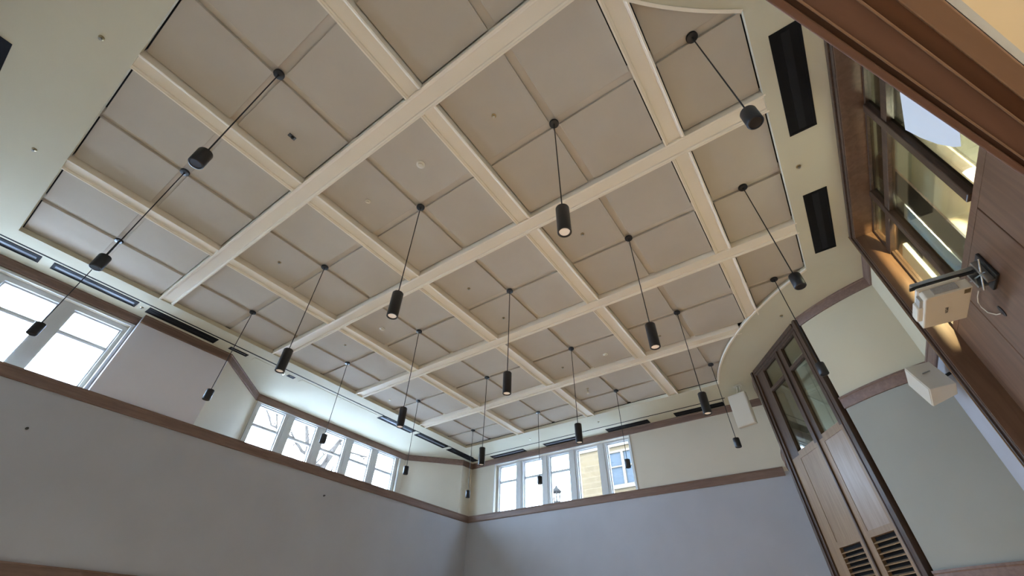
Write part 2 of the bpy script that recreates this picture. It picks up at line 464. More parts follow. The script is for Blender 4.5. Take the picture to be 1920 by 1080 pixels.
# corner return, splay, bay wall, splay, pier
W('wall_left', [((XW, YF), P_A, RAIL1, Z_SOF, th), (P_A, P_B, RAIL1-0.2, Z_SOF, th),
                (P_B, P_C, RAIL1-0.2, Z_SOF, th, [(12.25-12.02, 12.25-6.92, 5.04, 6.53)]),
                (P_C, P_D, RAIL1-0.2, Z_SOF, th),
                ((WX, 3.56), (WX, YN), RAIL1-0.2, Z_SOF, th, [(3.56-3.50, 3.56-0.55, 5.04, 6.46)])], M['upper'], 'cream upper wall on the window side with a deep bay')
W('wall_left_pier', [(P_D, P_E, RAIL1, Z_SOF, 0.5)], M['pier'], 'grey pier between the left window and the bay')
bm = bmesh.new()
wall_piece(bm, (XW, YF+0.3), (XW, YN-0.3), LOW0, RAIL1, 0.2)
struct(obj('wall_left_lower', bm, M['lower']), 'grey lower wall below the window ledge', 'wall')
# ledge under the windows
bm = bmesh.new(); box(bm, -3.5, XW+0.01, YN, YF, RAIL1-0.06, RAIL1-0.002)
struct(obj('trim_ledge', bm, M['rail']), 'brown ledge under the side windows', 'ledge')
bm = bmesh.new()
wall_piece(bm, (XW+0.02, YF), (XW+0.02, YN), 0, LOW0+0.02, 0.2, [(0.8+k*2.2, 0.8+k*2.2+1.7, 0.7, 2.2) for k in (1, 4)])
struct(obj('trim_wainscot_left', bm, M['rail']), 'brown wainscot at the foot of the left wall', 'wainscot')
# far wall
FWO = [(-0.79, 4.14)]
bm = bmesh.new()
wall_piece(bm, (12.0, YF), (-2.3, YF), RAIL1-0.1, Z_SOF, 0.36, [(12.0-4.14, 12.0+0.79, 4.985, 6.475)])
struct(obj('wall_far', bm, M['upper']), 'cream upper far wall with a band of five windows', 'wall')
bm = bmesh.new(); wall_piece(bm, (12.0, YF), (-2.3, YF), 0, RAIL1-0.1, 0.36)
struct(obj('wall_far_lower', bm, M['lower']), 'grey lower far wall', 'wall')
# near wall (behind the camera)
bm = bmesh.new(); wall_piece(bm, (-2.3, YN), (12.0, YN), 0, Z_SOF, 0.36)
struct(obj('wall_near', bm, M['upper']), 'cream wall behind the photographer', 'wall')

# rails and crowns
def rails(name, runs, mt, label):
    bm = bmesh.new()
    for r in runs: rail_piece(bm, *r)
    return struct(obj(name, bm, mt), label, 'moulding')
rails('trim_rail_left', [((XW, YF), (XW, YN), RAIL0, RAIL1+0.004, 0.045, -1, -1)], M['rail'], 'brown rail along the left ledge')
rails('trim_rail_far', [((7.7, YF), (XW, YF), RAIL0, RAIL1, 0.045, 0, -1)], M['railx'], 'brown rail under the far windows')
rails('trim_rail_near', [((XW, YN), (7.7, YN), RAIL0, RAIL1, 0.045, -1, 0)], M['railx'], 'brown rail on the near wall')
t8 = 0.41
rails('trim_crown_left', [((XW, YF), P_A, CRN0, CRN1, 0.04, -1, t8-0.1), (P_A, P_B, CRN0, CRN1, 0.04, t8-0.1, -t8), (P_B, P_C, CRN0, CRN1, 0.04, -t8, -t8),
                          (P_C, P_D, CRN0, CRN1, 0.04, -t8, t8), (P_D, P_E, CRN0, CRN1, 0.04, t8, 0.0), ((WX, 3.56), (WX, YN), CRN0, CRN1, 0.04, 0, -1)], M['rail'], 'brown crown moulding along the window side')
rails('trim_crown_far', [((7.8, YF), (XW, YF), CRN0, CRN1, 0.04, 0, -1)], M['railx'], 'brown crown moulding on the far wall')
rails('trim_crown_near', [((XW, YN), (7.8, YN), CRN0, CRN1, 0.04, -1, 0)], M['railx'], 'brown crown moulding on the near wall')

# ------------------------------------------------------------------ window bands
def window_unit(name, T, cx, w, z0, z1, zmid, label):
    """sash window in a local frame (x along wall, y into the room); white sash, optional meeting bar, glass"""
    bm = bmesh.new(); f = 0.05
    x0, x1 = cx-w/2, cx+w/2
    # inner stop frame stepped in two
    for (e, y0, y1) in ((0.0, -0.06, 0.0), (f*0.5, -0.13, -0.06)):
        fa = f*0.5
        box(bm, x0-f+e, x0-f+e+fa, y0, y1, z0-f+e, z1+f-e, T); box(bm, x1+f-e-fa, x1+f-e, y0, y1, z0-f+e, z1+f-e, T)
        box(bm, x0-f+e+fa, x1+f-e-fa, y0, y1, z1+f-e-fa, z1+f-e, T); box(bm, x0-f+e+fa, x1+f-e-fa, y0, y1, z0-f+e, z0-f+e+fa, T)
    o = struct(obj(name, bm, M['white']), label, 'window')
    if zmid:
        bm = bmesh.new(); box(bm, x0-0.005, x1+0.005, -0.13, -0.06, zmid-0.035, zmid+0.035, T); box(bm, x0-0.005, x1+0.005, -0.06, -0.045, zmid-0.02, zmid+0.02, T)
        obj('meeting_rail', bm, M['white'], o)
    bm = bmesh.new(); box(bm, x0-0.01, x1+0.01, -0.112, -0.106, z0-0.01, z1+0.01, T)
    obj('pane', bm, M['glass'], o)
    return o
def band(name, T, a, b, z0, z1, cents, w, gz0, gz1, label):
    """white board with openings for the sashes, plus a casing lip"""
    bm = bmesh.new()
    ops = [(c-w/2-0.05, c+w/2+0.05) for c in cents]
    xs = sorted([a, b]+[v for o in ops for v in o])
    for p, q in zip(xs, xs[1:]):
        mid = (p+q)/2
        if any(o[0] < mid < o[1] for o in ops):
            box(bm, p, q, -0.09, 0, gz1+0.05, z1, T); box(bm, p, q, -0.09, 0, z0, gz0-0.05, T)
        else:
            box(bm, p, q, -0.09, 0, z0, z1, T)
            if q-p > 0.15: box(bm, p+0.06, q-0.06, 0, 0.015, z0, z1-0.02, T)
    return struct(obj(name, bm, M['white']), label, 'trim')
T_bay, _ = frame2((-3.27, 14.0), (-3.27, 0.0))
nw = 1
LB = ['first and largest-looking window of the bay, by the lit splay', 'second window of the bay from the pier, branches outside', 'middle window of the bay behind a short pendant', 'fourth window of the bay from the pier, drooping branch outside', 'last bay window, beside the plain cream splay']
for k, y in enumerate(BWIN):
    window_unit('window_%d' % nw, T_bay, 14.0-y, 0.69, 5.09, 6.45, 5.955, LB[k]); nw += 1
band('trim_bay_windows', T_bay, 14.0-12.02, 14.0-6.92, 5.04, 6.53, [14.0-y for y in BWIN], 0.69, 5.09, 6.45, 'white boards between the bay windows')
T_s, _ = frame2((-2.17, 14.0), (-2.17, 0.0))
SWIN = [3.04, 2.02, 1.0]
LS = ['tall white window nearest the pier at the left picture edge', 'window cut by the left edge of the picture', 'side window beyond the left picture edge']
for k, y in enumerate(SWIN):
    window_unit('window_%d' % nw, T_s, 14.0-y, 0.74, 5.09, 6.345, 5.91, LS[k]); nw += 1
band('trim_side_windows', T_s, 14.0-3.50, 14.0-0.55, 5.04, 6.46, [14.0-y for y in SWIN], 0.74, 5.09, 6.345, 'white boards between the side windows')
T_f, _ = frame2((8.0, 14.36), (0.0, 14.36))
FWIN = [-0.345, 0.665, 1.675, 2.685, 3.695]
LF = ['far-wall window nearest the room corner', 'second far-wall window, bare twigs outside', 'middle far-wall window with a street lantern outside', 'tall undivided far-wall window onto tan brick', 'last far-wall window onto a blue-paned brick facade']
for k, x in enumerate(FWIN):
    window_unit('window_%d' % nw, T_f, 8.0-x, 0.665, 5.035, 6.395, 5.92 if k < 3 else None, LF[k]); nw += 1
band('trim_far_windows', T_f, 8.0-4.14, 8.0+0.79, 4.985, 6.475, [8.0-x for x in FWIN], 0.665, 5.035, 6.395, 'white boards between the far windows')
T_n, _ = frame2((0.0, 0.04), (8.0, 0.04))
for k in (1, 4):  # added unseen low windows that bring daylight to the ceiling
    T_l, _ = frame2((XW-0.1, YF), (XW-0.1, YN))
    window_unit('window_%d' % nw, T_l, 0.8+k*2.2+0.85, 1.6, 0.75, 2.15, None, 'added low window, out of view under the wainscot top, lighting the ceiling'); nw += 1
# casing mouldings around the openings
bm = bmesh.new()
def casing(bm, T, a, b, z1, z0, w=0.05, d=0.018):
    box(bm, a-w, a, 0, d, z0, z1+w, T); box(bm, b, b+w, 0, d, z0, z1+w, T); box(bm, a, b, 0, d, z1, z1+w, T)
Tb, _ = frame2((-3.2, 14.0), (-3.2, 0.0)); casing(bm, Tb, 14-12.02, 14-6.92, 6.53-0.05, 4.975, 0.045)
Ts, _ = frame2((WX, 14.0), (WX, 0.0)); casing(bm, Ts, 14-3.50, 14-0.55, 6.44, 4.975, 0.045)
Tf, _ = frame2((8.0, YF), (0.0, YF)); casing(bm, Tf, 8-4.14, 8+0.79, 6.475, 4.99, 0.02)
struct(obj('trim_window_casing', bm, M['white']), 'white casing around the window bands', 'trim')

# ------------------------------------------------------------------ round walls
def arc_wall(bm, c, r, a0, a1, z0, z1, n=24, t=0.12):
    """convex wall: outer face at radius r, thickness inward"""
    P = arc(c[0], c[1], r, a0, a1, n); Q = arc(c[0], c[1], r-t, a0, a1, n)
    for k in range(n):
        pts = [P[k], P[k+1], Q[k+1], Q[k]]
        area2 = sum(pts[i][0]*pts[(i+1) % 4][1]-pts[(i+1) % 4][0]*pts[i][1] for i in range(4))
        if area2 < 0: pts.reverse()
        prism(bm, pts, z0, z1)
    bmesh.ops.remove_doubles(bm, verts=bm.verts, dist=1e-4)
def ang(c, p): return math.atan2(p[1]-c[1], p[0]-c[0]) % (2*math.pi)
CA = (9.08, 11.00); CB = (7.915, 12.79)      # ends of the flat timber screen in plan
aA = ang(RC, CA) + 0.012; aB = ang(RC, CB) - 0.012
a_hi = ang(RC, (10.42, RC[1]-math.sqrt(RR**2-(10.42-RC[0])**2)))
a_lo = ang(RC, (RC[0]-math.sqrt(RR**2-(14.5-RC[1])**2), 14.5))
for nm, z0, z1, mt, lb in (('wall_right', RAIL0+0.1, Z_SOF, M['upper_round'], 'cream upper part of the round wall at the far right'), ('wall_right_lower', LOW0, RAIL0+0.1, M['lower_round'], 'grey green lower part of the round wall')):
    bm = bmesh.new()
    arc_wall(bm, RC, RR, aA, a_hi, z0, z1); arc_wall(bm, RC, RR, a_lo, aB, z0, z1)
    struct(obj(nm, bm, mt, smooth=True), lb, 'wall')
bm = bmesh.new(); arc_wall(bm, RC, RR+0.02, aA, a_hi, 0, LOW0+0.005); arc_wall(bm, RC, RR+0.02, a_lo, aB, 0, LOW0+0.005)
struct(obj('trim_wainscot_right', bm, M['rail'], smooth=True), 'brown wainscot at the foot of the round wall', 'wainscot')
def arc_rail(bm, c, r, a0, a1, z0, z1, out, n=24):
    prof = [(0, z0), (out*0.55, z0), (out*0.75, z0+(z1-z0)*0.12), (out*0.75, z0+(z1-z0)*0.80), (out, z0+(z1-z0)*0.86), (out, z1), (0, z1)]
    rings = []
    for k in range(n+1):
        a = a0+(a1-a0)*k/n
        rings.append([bm.verts.new((c[0]+(r+d)*math.cos(a), c[1]+(r+d)*math.sin(a), z)) for d, z in prof])
    m_ = len(prof)
    for A, B in zip(rings, rings[1:]):
        for i in range(m_):
            j = (i+1) % m_; bm.faces.new((A[i], A[j], B[j], B[i]))
    bm.faces.new(rings[0]); bm.faces.new(list(reversed(rings[-1])))
for nm, z0, z1, lb in (('trim_rail_right', RAIL0, RAIL1, 'brown rail curving round the right wall'), ('trim_crown_right', CRN0, CRN1, 'brown crown moulding curving round the right wall'), ('trim_chair_rail_right', LOW0, LOW1, 'low brown rail curving round the right wall')):
    bm = bmesh.new(); arc_rail(bm, RC, RR, aA, a_hi, z0, z1, 0.045); arc_rail(bm, RC, RR, a_lo, aB, z0, z1, 0.045, 8)
    struct(obj(nm, bm, M['rail'], smooth=True), lb, 'moulding')
rails('trim_chair_rail_left', [((XW, YF), (XW, YN), LOW0, LOW1-0.05, 0.04, -1, -1)], M['rail'], 'low brown rail on the left wall')

# straight piece of the right wall beside the tall glazed screen
XR = 10.30
bm = bmesh.new(); box(bm, XR, XR+0.12, 9.0, 10.42, RAIL0+0.1, Z_SOF); box(bm, XR, XR+0.12, 3.98, 5.40, RAIL0+0.1, Z_SOF)
struct(obj('wall_right_return_upper', bm, M['upper_round']), 'cream wall strip beside the glazed timber screen', 'wall')
rails('trim_rail_return', [((XR, 9.05), (XR, 10.3), RAIL0, RAIL1, 0.045, 0, 0)], M['rail'], 'short brown rail beside the dark casing')
rails('trim_crown_return', [((XR, 9.05), (XR, 10.3), CRN0, CRN1, 0.045, 0, 0)], M['rail'], 'short brown crown moulding beside the dark casing')
bm = bmesh.new(); box(bm, XR, XR+0.12, 9.0, 10.42, 0, RAIL0+0.1); box(bm, XR, XR+0.12, 3.98, 5.40, 0, RAIL0+0.1)
struct(obj('wall_right_return', bm, M['lower']), 'grey wall strip beside the glazed timber screen', 'wall')

# ------------------------------------------------------------------ flat timber screen in the round wall
def louver(parent, x0, x1, z0, z1, y, mt, name):
    bm = bmesh.new()
    k = 0; z = z0
    while z < z1-0.02:
        T = Matrix.Translation((0, y, z+0.02)) @ Matrix.Rotation(math.radians(-28), 4, 'X')
        box(bm, x0, x1, -0.028, 0.028, -0.006, 0.006, T); z += 0.072; k += 1
    return lobj(name, bm, mt, parent)
Tc, Lc = frame2(CA, CB)     # x runs away from the camera along the screen; +y is behind it?
rz = math.atan2(CB[1]-CA[1], CB[0]-CA[0])
scr = thing('timber_screen', 'tall dark timber screen with two glazed doors, panels and louvers in the round wall', 'door screen', (CA[0], CA[1], 0), None, rz)
# local x: 0..Lc, local +y = to the left of the run = room side is checked below
room_side = 1.0
nrm = Vector((-(CB[1]-CA[1]), CB[0]-CA[0])).normalized()
if (Vector((5, 6))-Vector(CA)).dot(nrm) < 0: room_side = -1.0
def Y(v): return v*room_side
def sbox(name, x0, x1, y0, y1, z0, z1, mt, parent=scr, bevel=0.0):
    a, b = sorted((Y(y0), Y(y1))); return lbox(name, (x0, x1, a, b, z0, z1), mt, parent, bevel)
s0, s1 = 0.0, Lc
# outer moulded frame in three steps
for nm, a, b, pr in (('outer_stile', s0, s0+0.07, 0.05), ('outer_stile', s1-0.07, s1, 0.05), ('inner_stile', s0+0.07, s0+0.13, 0.025), ('inner_stile', s1-0.13, s1-0.07, 0.025)):
    sbox(nm, a, b, -0.10, pr, 0.0, Z_SOF-0.005, M['frame'], bevel=0.006)
sbox('bead', s0+0.13, s0+0.155, -0.08, 0.035, 0, Z_SOF-0.14, M['frame'], bevel=0.006); sbox('bead', s1-0.155, s1-0.13, -0.08, 0.035, 0, Z_SOF-0.14, M['frame'], bevel=0.006)
sbox('head', s0+0.13, s1-0.13, -0.10, 0.045, Z_SOF-0.09, Z_SOF-0.005, M['frame'], bevel=0.006)
sbox('head_bead', s0+0.13, s1-0.13, -0.09, 0.02, Z_SOF-0.14, Z_SOF-0.09, M['frame'], bevel=0.005)
cols = [(0.155, 0.27, 0.825, 0.885), (0.915, 1.05, 1.665, Lc-0.155)]
cols = [(0.155, 0.255, 0.80, 0.94), (0.975, 1.085, 1.68, Lc-0.155)]
sbox('centre_stile', 0.94, 0.975, -0.09, 0.03, 0, Z_SOF-0.14, M['frame'], bevel=0.005)
zt = Z_SOF-0.14
for ci, (a, g0, g1, b) in enumerate(cols):
    d = thing('glazed_door', None, None, (0, 0, 0)); d.parent = scr; d.matrix_world = scr.matrix_world
    for k_ in ('label', 'category'):
        if k_ in d: del d[k_]
    pm = M['oak2'] if ci == 0 else M['oak']
    for (x0, x1, nm) in ((a, g0, 'stile'), (g1, b, 'stile')):
        sbox(nm, x0, x1, -0.07, 0.0, 4.62, zt, M['frame'], d); sbox(nm, x0, x1, -0.07, 0.0, 0.1, 4.62, M['oak'], d)
    sbox('top_rail', g0, g1, -0.07, 0.0, 6.50, zt, M['frame'], d)
    sbox('glazing_bar', g0, g1, -0.07, 0.005, 5.985, 6.055, M['frame'], d, 0.004)
    sbox('lock_rail', g0, g1, -0.07, 0.0, 4.55, 4.68, M['oak'], d)
    sbox('mid_rail', g0, g1, -0.07, 0.0, 3.04, 3.13, M['oak'], d)
    sbox('timber_panel', g0, g1, -0.05, -0.006, 3.13, 4.55, pm, d)
    sbox('bottom_panel', g0, g1, -0.05, -0.018, 0.1, 2.28, M['oak'], d)
    sbox('pane', g0, g1, -0.045, -0.039, 6.055, 6.50, M['glass2'], d); sbox('pane', g0, g1, -0.045, -0.039, 4.68, 5.985, M['glass2'], d)
    sbox('louver_back', g0, g1, -0.068, -0.062, 2.28, 3.04, M['vent'], d)
    louver(d, g0, g1, 2.30, 3.04, Y(-0.032), M['oak'], 'louver_blades')

# what is seen through that screen: the inside of the round room
Tc2 = Matrix.Translation((CA[0], CA[1], 0)) @ Matrix.Rotation(rz, 4, 'Z')
bm = bmesh.new()
box(bm, -0.6, 2.9, Y(-1.9), Y(-2.0), 0, Z_SOF, Tc2)
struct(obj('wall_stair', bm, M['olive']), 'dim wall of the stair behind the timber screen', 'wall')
bm = bmesh.new(); box(bm, 0.92, 1.33, Y(-0.5), Y(-0.62), 0, 6.5, Tc2); box(bm, 1.82, 2.08, Y(-0.5), Y(-0.62), 0, 6.5, Tc2)
struct(obj('wall_stair_pier', bm, M['cream']), 'cream piers behind the timber screen', 'wall')
st = thing('stair_railing', 'sloping black stair railing seen through the lower glass of the round-wall screen', 'railing', (CA[0], CA[1], 0), None, rz)
for k in range(3):
    bm = bmesh.new(); tube(bm, [(0.2, Y(-0.55), 4.95+0.16*k), (2.0, Y(-0.75), 4.45+0.16*k)], 0.02); lobj('bar', bm, M['black'], st)
for k in range(4):
    bm = bmesh.new(); tube(bm, [(0.3+0.5*k, Y(-0.57-0.055*k), 3.6), (0.3+0.5*k, Y(-0.57-0.055*k), 5.25-0.14*k)], 0.014); lobj('post', bm, M['black'], st)

# ------------------------------------------------------------------ tall glazed opening on the right wall
OX = 10.12; GX = 10.38; Y0, Y1 = 5.45, 8.95; ZH = 6.54
op = thing('glazed_timber_screen', 'large brown timber screen with deep reveal and mullioned glass at the right', 'door screen', (GX, 7.2, 0))
def wbox(name, x0, x1, y0, y1, z0, z1, mt, bevel=0.0, parent=op):
    bm = bmesh.new(); box(bm, x0, x1, y0, y1, z0, z1); return obj(name, bm, mt, parent, bevel=bevel)
# casing: stepped mouldings
for (a, b, x) in ((8.95, 9.01, OX+0.02), (9.01, 9.07, OX)):
    wbox('casing', x, XR+0.02, a, b, 0, Z_SOF-0.005, M['frame'], 0.008)
wbox('casing_bead', OX-0.012, OX+0.02, 9.035, 9.05, 0, Z_SOF-0.01, M['oak'], 0.004)
for (a, b, x) in ((5.39, 5.45, OX+0.02), (5.33, 5.39, OX)):
    wbox('casing', x, XR+0.02, a, b, 0, Z_SOF-0.005, M['frame'], 0.008)
wbox('head_casing', OX, XR+0.1, 5.33, 9.07, ZH+0.07, Z_SOF-0.006, M['frame'], 0.008)
wbox('head_casing', OX+0.02, XR+0.1, 5.45, 8.95, ZH, ZH+0.07, M['frame'], 0.006)
wbox('head_reveal', OX+0.03, GX+0.05, 5.45, 8.95, ZH-0.012, ZH, M['wallwood'])
wbox('jamb_reveal', OX+0.03, GX+0.05, 8.93, 8.95, 0, ZH-0.012, M['wallwood'])
wbox('jamb_reveal', OX+0.03, GX+0.05, 5.45, 5.47, 0, ZH-0.012, M['wallwood'])
# glazing frame
gx0, gx1 = GX, GX+0.06
wbox('top_rail', gx0, gx1, 5.47, 8.93, 6.49, ZH-0.012, M['frame'])
wbox('transom', gx0-0.015, gx1, 5.47, 8.93, 6.04, 6.15, M['frame'], 0.006)
for y in (6.56, 8.03):
    wbox('mullion', gx0-0.03, gx1, y-0.055, y+0.055, 4.74, 6.49, M['frame'], 0.01)
wbox('stile', gx0, gx1, 5.47, 5.53, 4.74, 6.49, M['frame']); wbox('stile', gx0, gx1, 8.87, 8.93, 4.74, 6.49, M['frame'])
wbox('bottom_rail', gx0, gx1, 5.47, 8.93, 4.66, 4.74, M['wallwood'])
for (a, b) in ((5.53, 6.505), (6.615, 7.975), (8.085, 8.87)):
    for (c, d) in ((4.74, 6.04), (6.15, 6.49)):
        wbox('pane', gx0+0.028, gx0+0.034, a, b, c, d, M['glass2'])
# timber wall below the glass, three boards with dark joints
for (a, b) in ((5.47, 6.615), (6.63, 8.025), (8.04, 8.93)):
    wbox('timber_panel', gx0, gx1, a, b, 0.0, 4.66, M['wallwood'], 0.006)
wbox('panel_backing', gx1+0.001, gx1+0.02, 5.47, 8.93, 0.0, 4.66, M['frame'])

# rooms beyond that screen
bm = bmesh.new()
box(bm, 10.98, 11.1, 7.35, 8.83, 0, 7.9); box(bm, 11.25, 11.37, 8.83, 11.5, 0, 7.9); box(bm, 10.98, 11.3, 8.79, 8.83, 0, 7.9)
struct(obj('wall_gallery', bm, M['cream']), 'cream wall of the gallery behind the glass', 'wall')
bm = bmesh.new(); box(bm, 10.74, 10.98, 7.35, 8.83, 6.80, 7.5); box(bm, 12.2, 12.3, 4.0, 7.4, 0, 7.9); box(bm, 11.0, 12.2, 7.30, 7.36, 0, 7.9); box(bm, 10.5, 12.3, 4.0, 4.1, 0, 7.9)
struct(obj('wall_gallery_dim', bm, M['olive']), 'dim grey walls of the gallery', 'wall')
bm = bmesh.new(); box(bm, 10.44, 12.3, 4.0, 11.5, 7.5, 7.6)
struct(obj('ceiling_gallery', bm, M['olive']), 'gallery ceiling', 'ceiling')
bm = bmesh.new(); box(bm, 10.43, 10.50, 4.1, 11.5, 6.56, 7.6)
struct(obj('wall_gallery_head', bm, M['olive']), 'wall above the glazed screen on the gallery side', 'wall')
bm = bmesh.new(); box(bm, 10.50, 10.52, 7.44, 7.86, 0, 7.5)  # added only to keep the gallery spot off the round wall
struct(obj('trim_fin', bm, M['frame']), 'added dark fin behind the glass, blocking stray lamp light', 'fin')
pier = bmesh.new(); box(pier, 10.56, 10.62, 8.04, 8.44, 0, 6.12)
struct(obj('trim_pier', pier, M['pale'], bevel=0.01), 'pale pier just behind the glass', 'pier')
pier = bmesh.new(); box(pier, 10.70, 10.76, 9.36, 9.85, 0, 6.45)
struct(obj('trim_pier_back', pier, M['pale'], bevel=0.01), 'second pale pier behind the glass', 'pier')

# paper sheet taped to the near pane
bm = bmesh.new()
pts = [(6.08, 5.86), (6.47, 5.77)]
outl = [(6.05, 5.86), (6.46, 5.77), (6.40, 5.52), (6.31, 5.27), (6.20, 5.06), (6.13, 4.97), (6.0, 5.0), (5.8, 5.05), (5.8, 5.86)]
va = [bm.verts.new((GX+0.022, a, b)) for a, b in outl]; vb = [bm.verts.new((GX+0.0235, a, b)) for a, b in outl]
bm.faces.new(va); bm.faces.new(list(reversed(vb)))
for i in range(len(outl)):
    j = (i+1) % len(outl); bm.faces.new((va[i], va[j], vb[j], vb[i]))
tag(obj('paper_sheet', bm, M['paper']), 'white paper sheet with curved edge on the glass of the right-hand timber screen', 'paper')

# ------------------------------------------------------------------ doorway the photographer stands in
az = math.radians(59.6)
dw = thing('door_1', None, None, (CP.x, CP.y, 0), None, az)
for k_ in ('label', 'category'):
    if k_ in dw: del dw[k_]
dw['kind'] = 'structure'; dw['label'] = 'red brown doorway head crossing the upper right corner of the photo'; dw['category'] = 'doorway'
# local x: along the wall; local -y: out of the hall
H = 0.62; ZD = CP.z + H
def dbox(name, n0, n1, z0, z1, mt, bevel=0.0, x0=-0.95, x1=1.06):
    return lbox(name, (x0, x1, -n1*H, -n0*H, z0, z1), mt, dw, bevel)
dbox('head_stop', -0.022, -0.006, ZD, ZD+0.05, M['mauvewood'], 0.002)
dbox('head_edge', -0.006, 0.004, ZD+0.012, ZD+0.05, M['redwood'])
dbox('head_bead', 0.004, 0.0085, ZD-0.002, ZD+0.05, M['redwood2'], 0.001)  # lighter strip stands for the highlight along the moulding edge
dbox('head_soffit', 0.0085, 0.054, ZD+0.002, ZD+0.06, M['mauvewood'])
dbox('head_bead', 0.054, 0.0585, ZD-0.003, ZD+0.05, M['redwood2'], 0.001)  # second highlight line, painted as a lighter strip
dbox('head_jamb', 0.0585, 0.088, ZD+0.008, ZD+0.06, M['redwood'])
dbox('head_casing', 0.088, 0.128, ZD-0.001, ZD+0.06, M['redwood2'], 0.002)
dbox('plaster_bead', 0.1295, 0.142, ZD+0.002, ZD+0.06, M['pale'])
# jambs
for (xa, xb) in ((1.06, 1.16), (-1.05, -0.95)):
    lbox('jamb', (xa, xb, -0.128*H, 0.022*H, 0, ZD+0.06), M['redwood'], dw, 0.003)
# wall above and beside the doorway, up to the soffit
Td = dw.matrix_world.copy()
bm = bmesh.new()
box(bm, -1.05, 1.16, -0.07, -0.004, ZD+0.06, Z_SOF, Td)
struct(obj('wall_near_round', bm, M['upper']), 'wall over the doorway', 'wall')
NC = mir(RC)
na0 = ang(NC, (10.42, NC[1]+math.sqrt(RR**2-(10.42-NC[0])**2)))
pj1 = Td @ Vector((1.16, 0, 0)); pj2 = Td @ Vector((-1.05, 0, 0))
bm = bmesh.new(); arc_wall(bm, NC, RR, na0, ang(NC, (pj1.x, pj1.y)), 0, Z_SOF, 14)
arc_wall(bm, NC, RR, ang(NC, (pj2.x, pj2.y)), ang(NC, (NC[0]-RR+0.01, YN)), 0, Z_SOF, 10)
struct(obj('wall_near_curve', bm, M['upper'], smooth=True), 'round wall beside the doorway', 'wall')
# lobby beyond the doorway
bm = bmesh.new(); box(bm, -1.0, 2.6, -3.2, -0.095, 2.52, 2.60, Td)
struct(obj('ceiling_lobby', bm, M['cream']), 'warm cream lobby ceiling at the upper right corner', 'ceiling')
bm = bmesh.new(); box(bm, -1.0, 2.6, -3.3, -3.2, 0, 2.6, Td); box(bm, 2.6, 2.7, -3.3, -0.3, 0, 2.6, Td)
struct(obj('wall_lobby', bm, M['cream']), 'cream lobby walls', 'wall')

# ------------------------------------------------------------------ pendants
def make_pendant(kind):
    """kind long / short; origin on the ceiling where the canopy sits"""
    root = thing('pendant_light', 'x', 'pendant light', (0, 0, Z_PAN))
    bm = bmesh.new(); lathe(bm, [(0, -0.001), (0.062, -0.001), (0.062, -0.022), (0.056, -0.03), (0.012, -0.036), (0.012, -0.05), (0, -0.05)], 28)
    lobj('canopy', bm, M['black'], root, True)
    top = -1.765 if kind == 'long' else -1.755
    L = 0.37 if kind == 'long' else 0.19
    r = 0.069 if kind == 'long' else 0.064
    bm = bmesh.new(); lathe(bm, [(0, -0.045), (0.0065, -0.045), (0.0065, top+0.01), (0, top+0.01)], 8)
    lobj('cord', bm, M['cord'], root, True)
    bm = bmesh.new()
    if kind == 'long':
        lathe(bm, [(0, top+0.012), (0.012, top+0.012), (0.012, top), (r-0.006, top), (r, top-0.008), (r, top-L+0.003), (r-0.003, top-L), (r-0.014, top-L), (r-0.016, top-L+0.02), (0, top-L+0.022)], 40)
    else:
        lathe(bm, [(0, top+0.012), (0.012, top+0.012), (0.012, top), (r-0.014, top), (r-0.004, top-0.004), (r, top-0.014), (r, top-L+0.01), (r-0.006, top-L+0.002), (r-0.014, top-L), (r-0.018, top-L+0.006), (0, top-L+0.008)], 40)
    lobj('shade', bm, M['black'], root, True)
    if kind == 'long':
        bm = bmesh.new(); lathe(bm, [(0, top-L+0.021), (r-0.016, top-L+0.021), (r-0.018, top-L+0.012), (0, top-L+0.010)], 32)
        lobj('lens', bm, M['lens'], root, True)
    return root
def copy_tree(o, parent=None):
    c = o.copy(); COL.objects.link(c); c.parent = parent
    for ch in [x for x in bpy.data.objects if x.parent == o]: copy_tree(ch, c)
    return c
protos = {'long': make_pendant('long'), 'short': make_pendant('short')}
used = {'long': False, 'short': False}
WP = {0: 'window-side line', 1: 'second line from windows', 2: 'middle line', 3: 'fourth line from windows', 4: 'line nearest the right wall'}
for j in range(5):
    for i in range(1, 6):
        if j == 4 and i in (1, 5): continue
        if i == 1 and j == 3: continue
        kind = 'short' if (i in (1, 5) or j in (0, 4)) else 'long'
        root = protos[kind] if not used[kind] else copy_tree(protos[kind])
        used[kind] = True
        x = j*CELL if j < 4 else 3*CELL+0.7373*CELL
        root.location = (x, i*CELL, Z_PAN)
        root['label'] = '%s black cylinder pendant, %s, %s row from camera' % ('long open-ended' if kind == 'long' else 'short closed', WP[j], ORD[i-1])
        root['category'] = 'pendant light'
        root['group'] = 'black cylinder pendants hanging from the coffers'

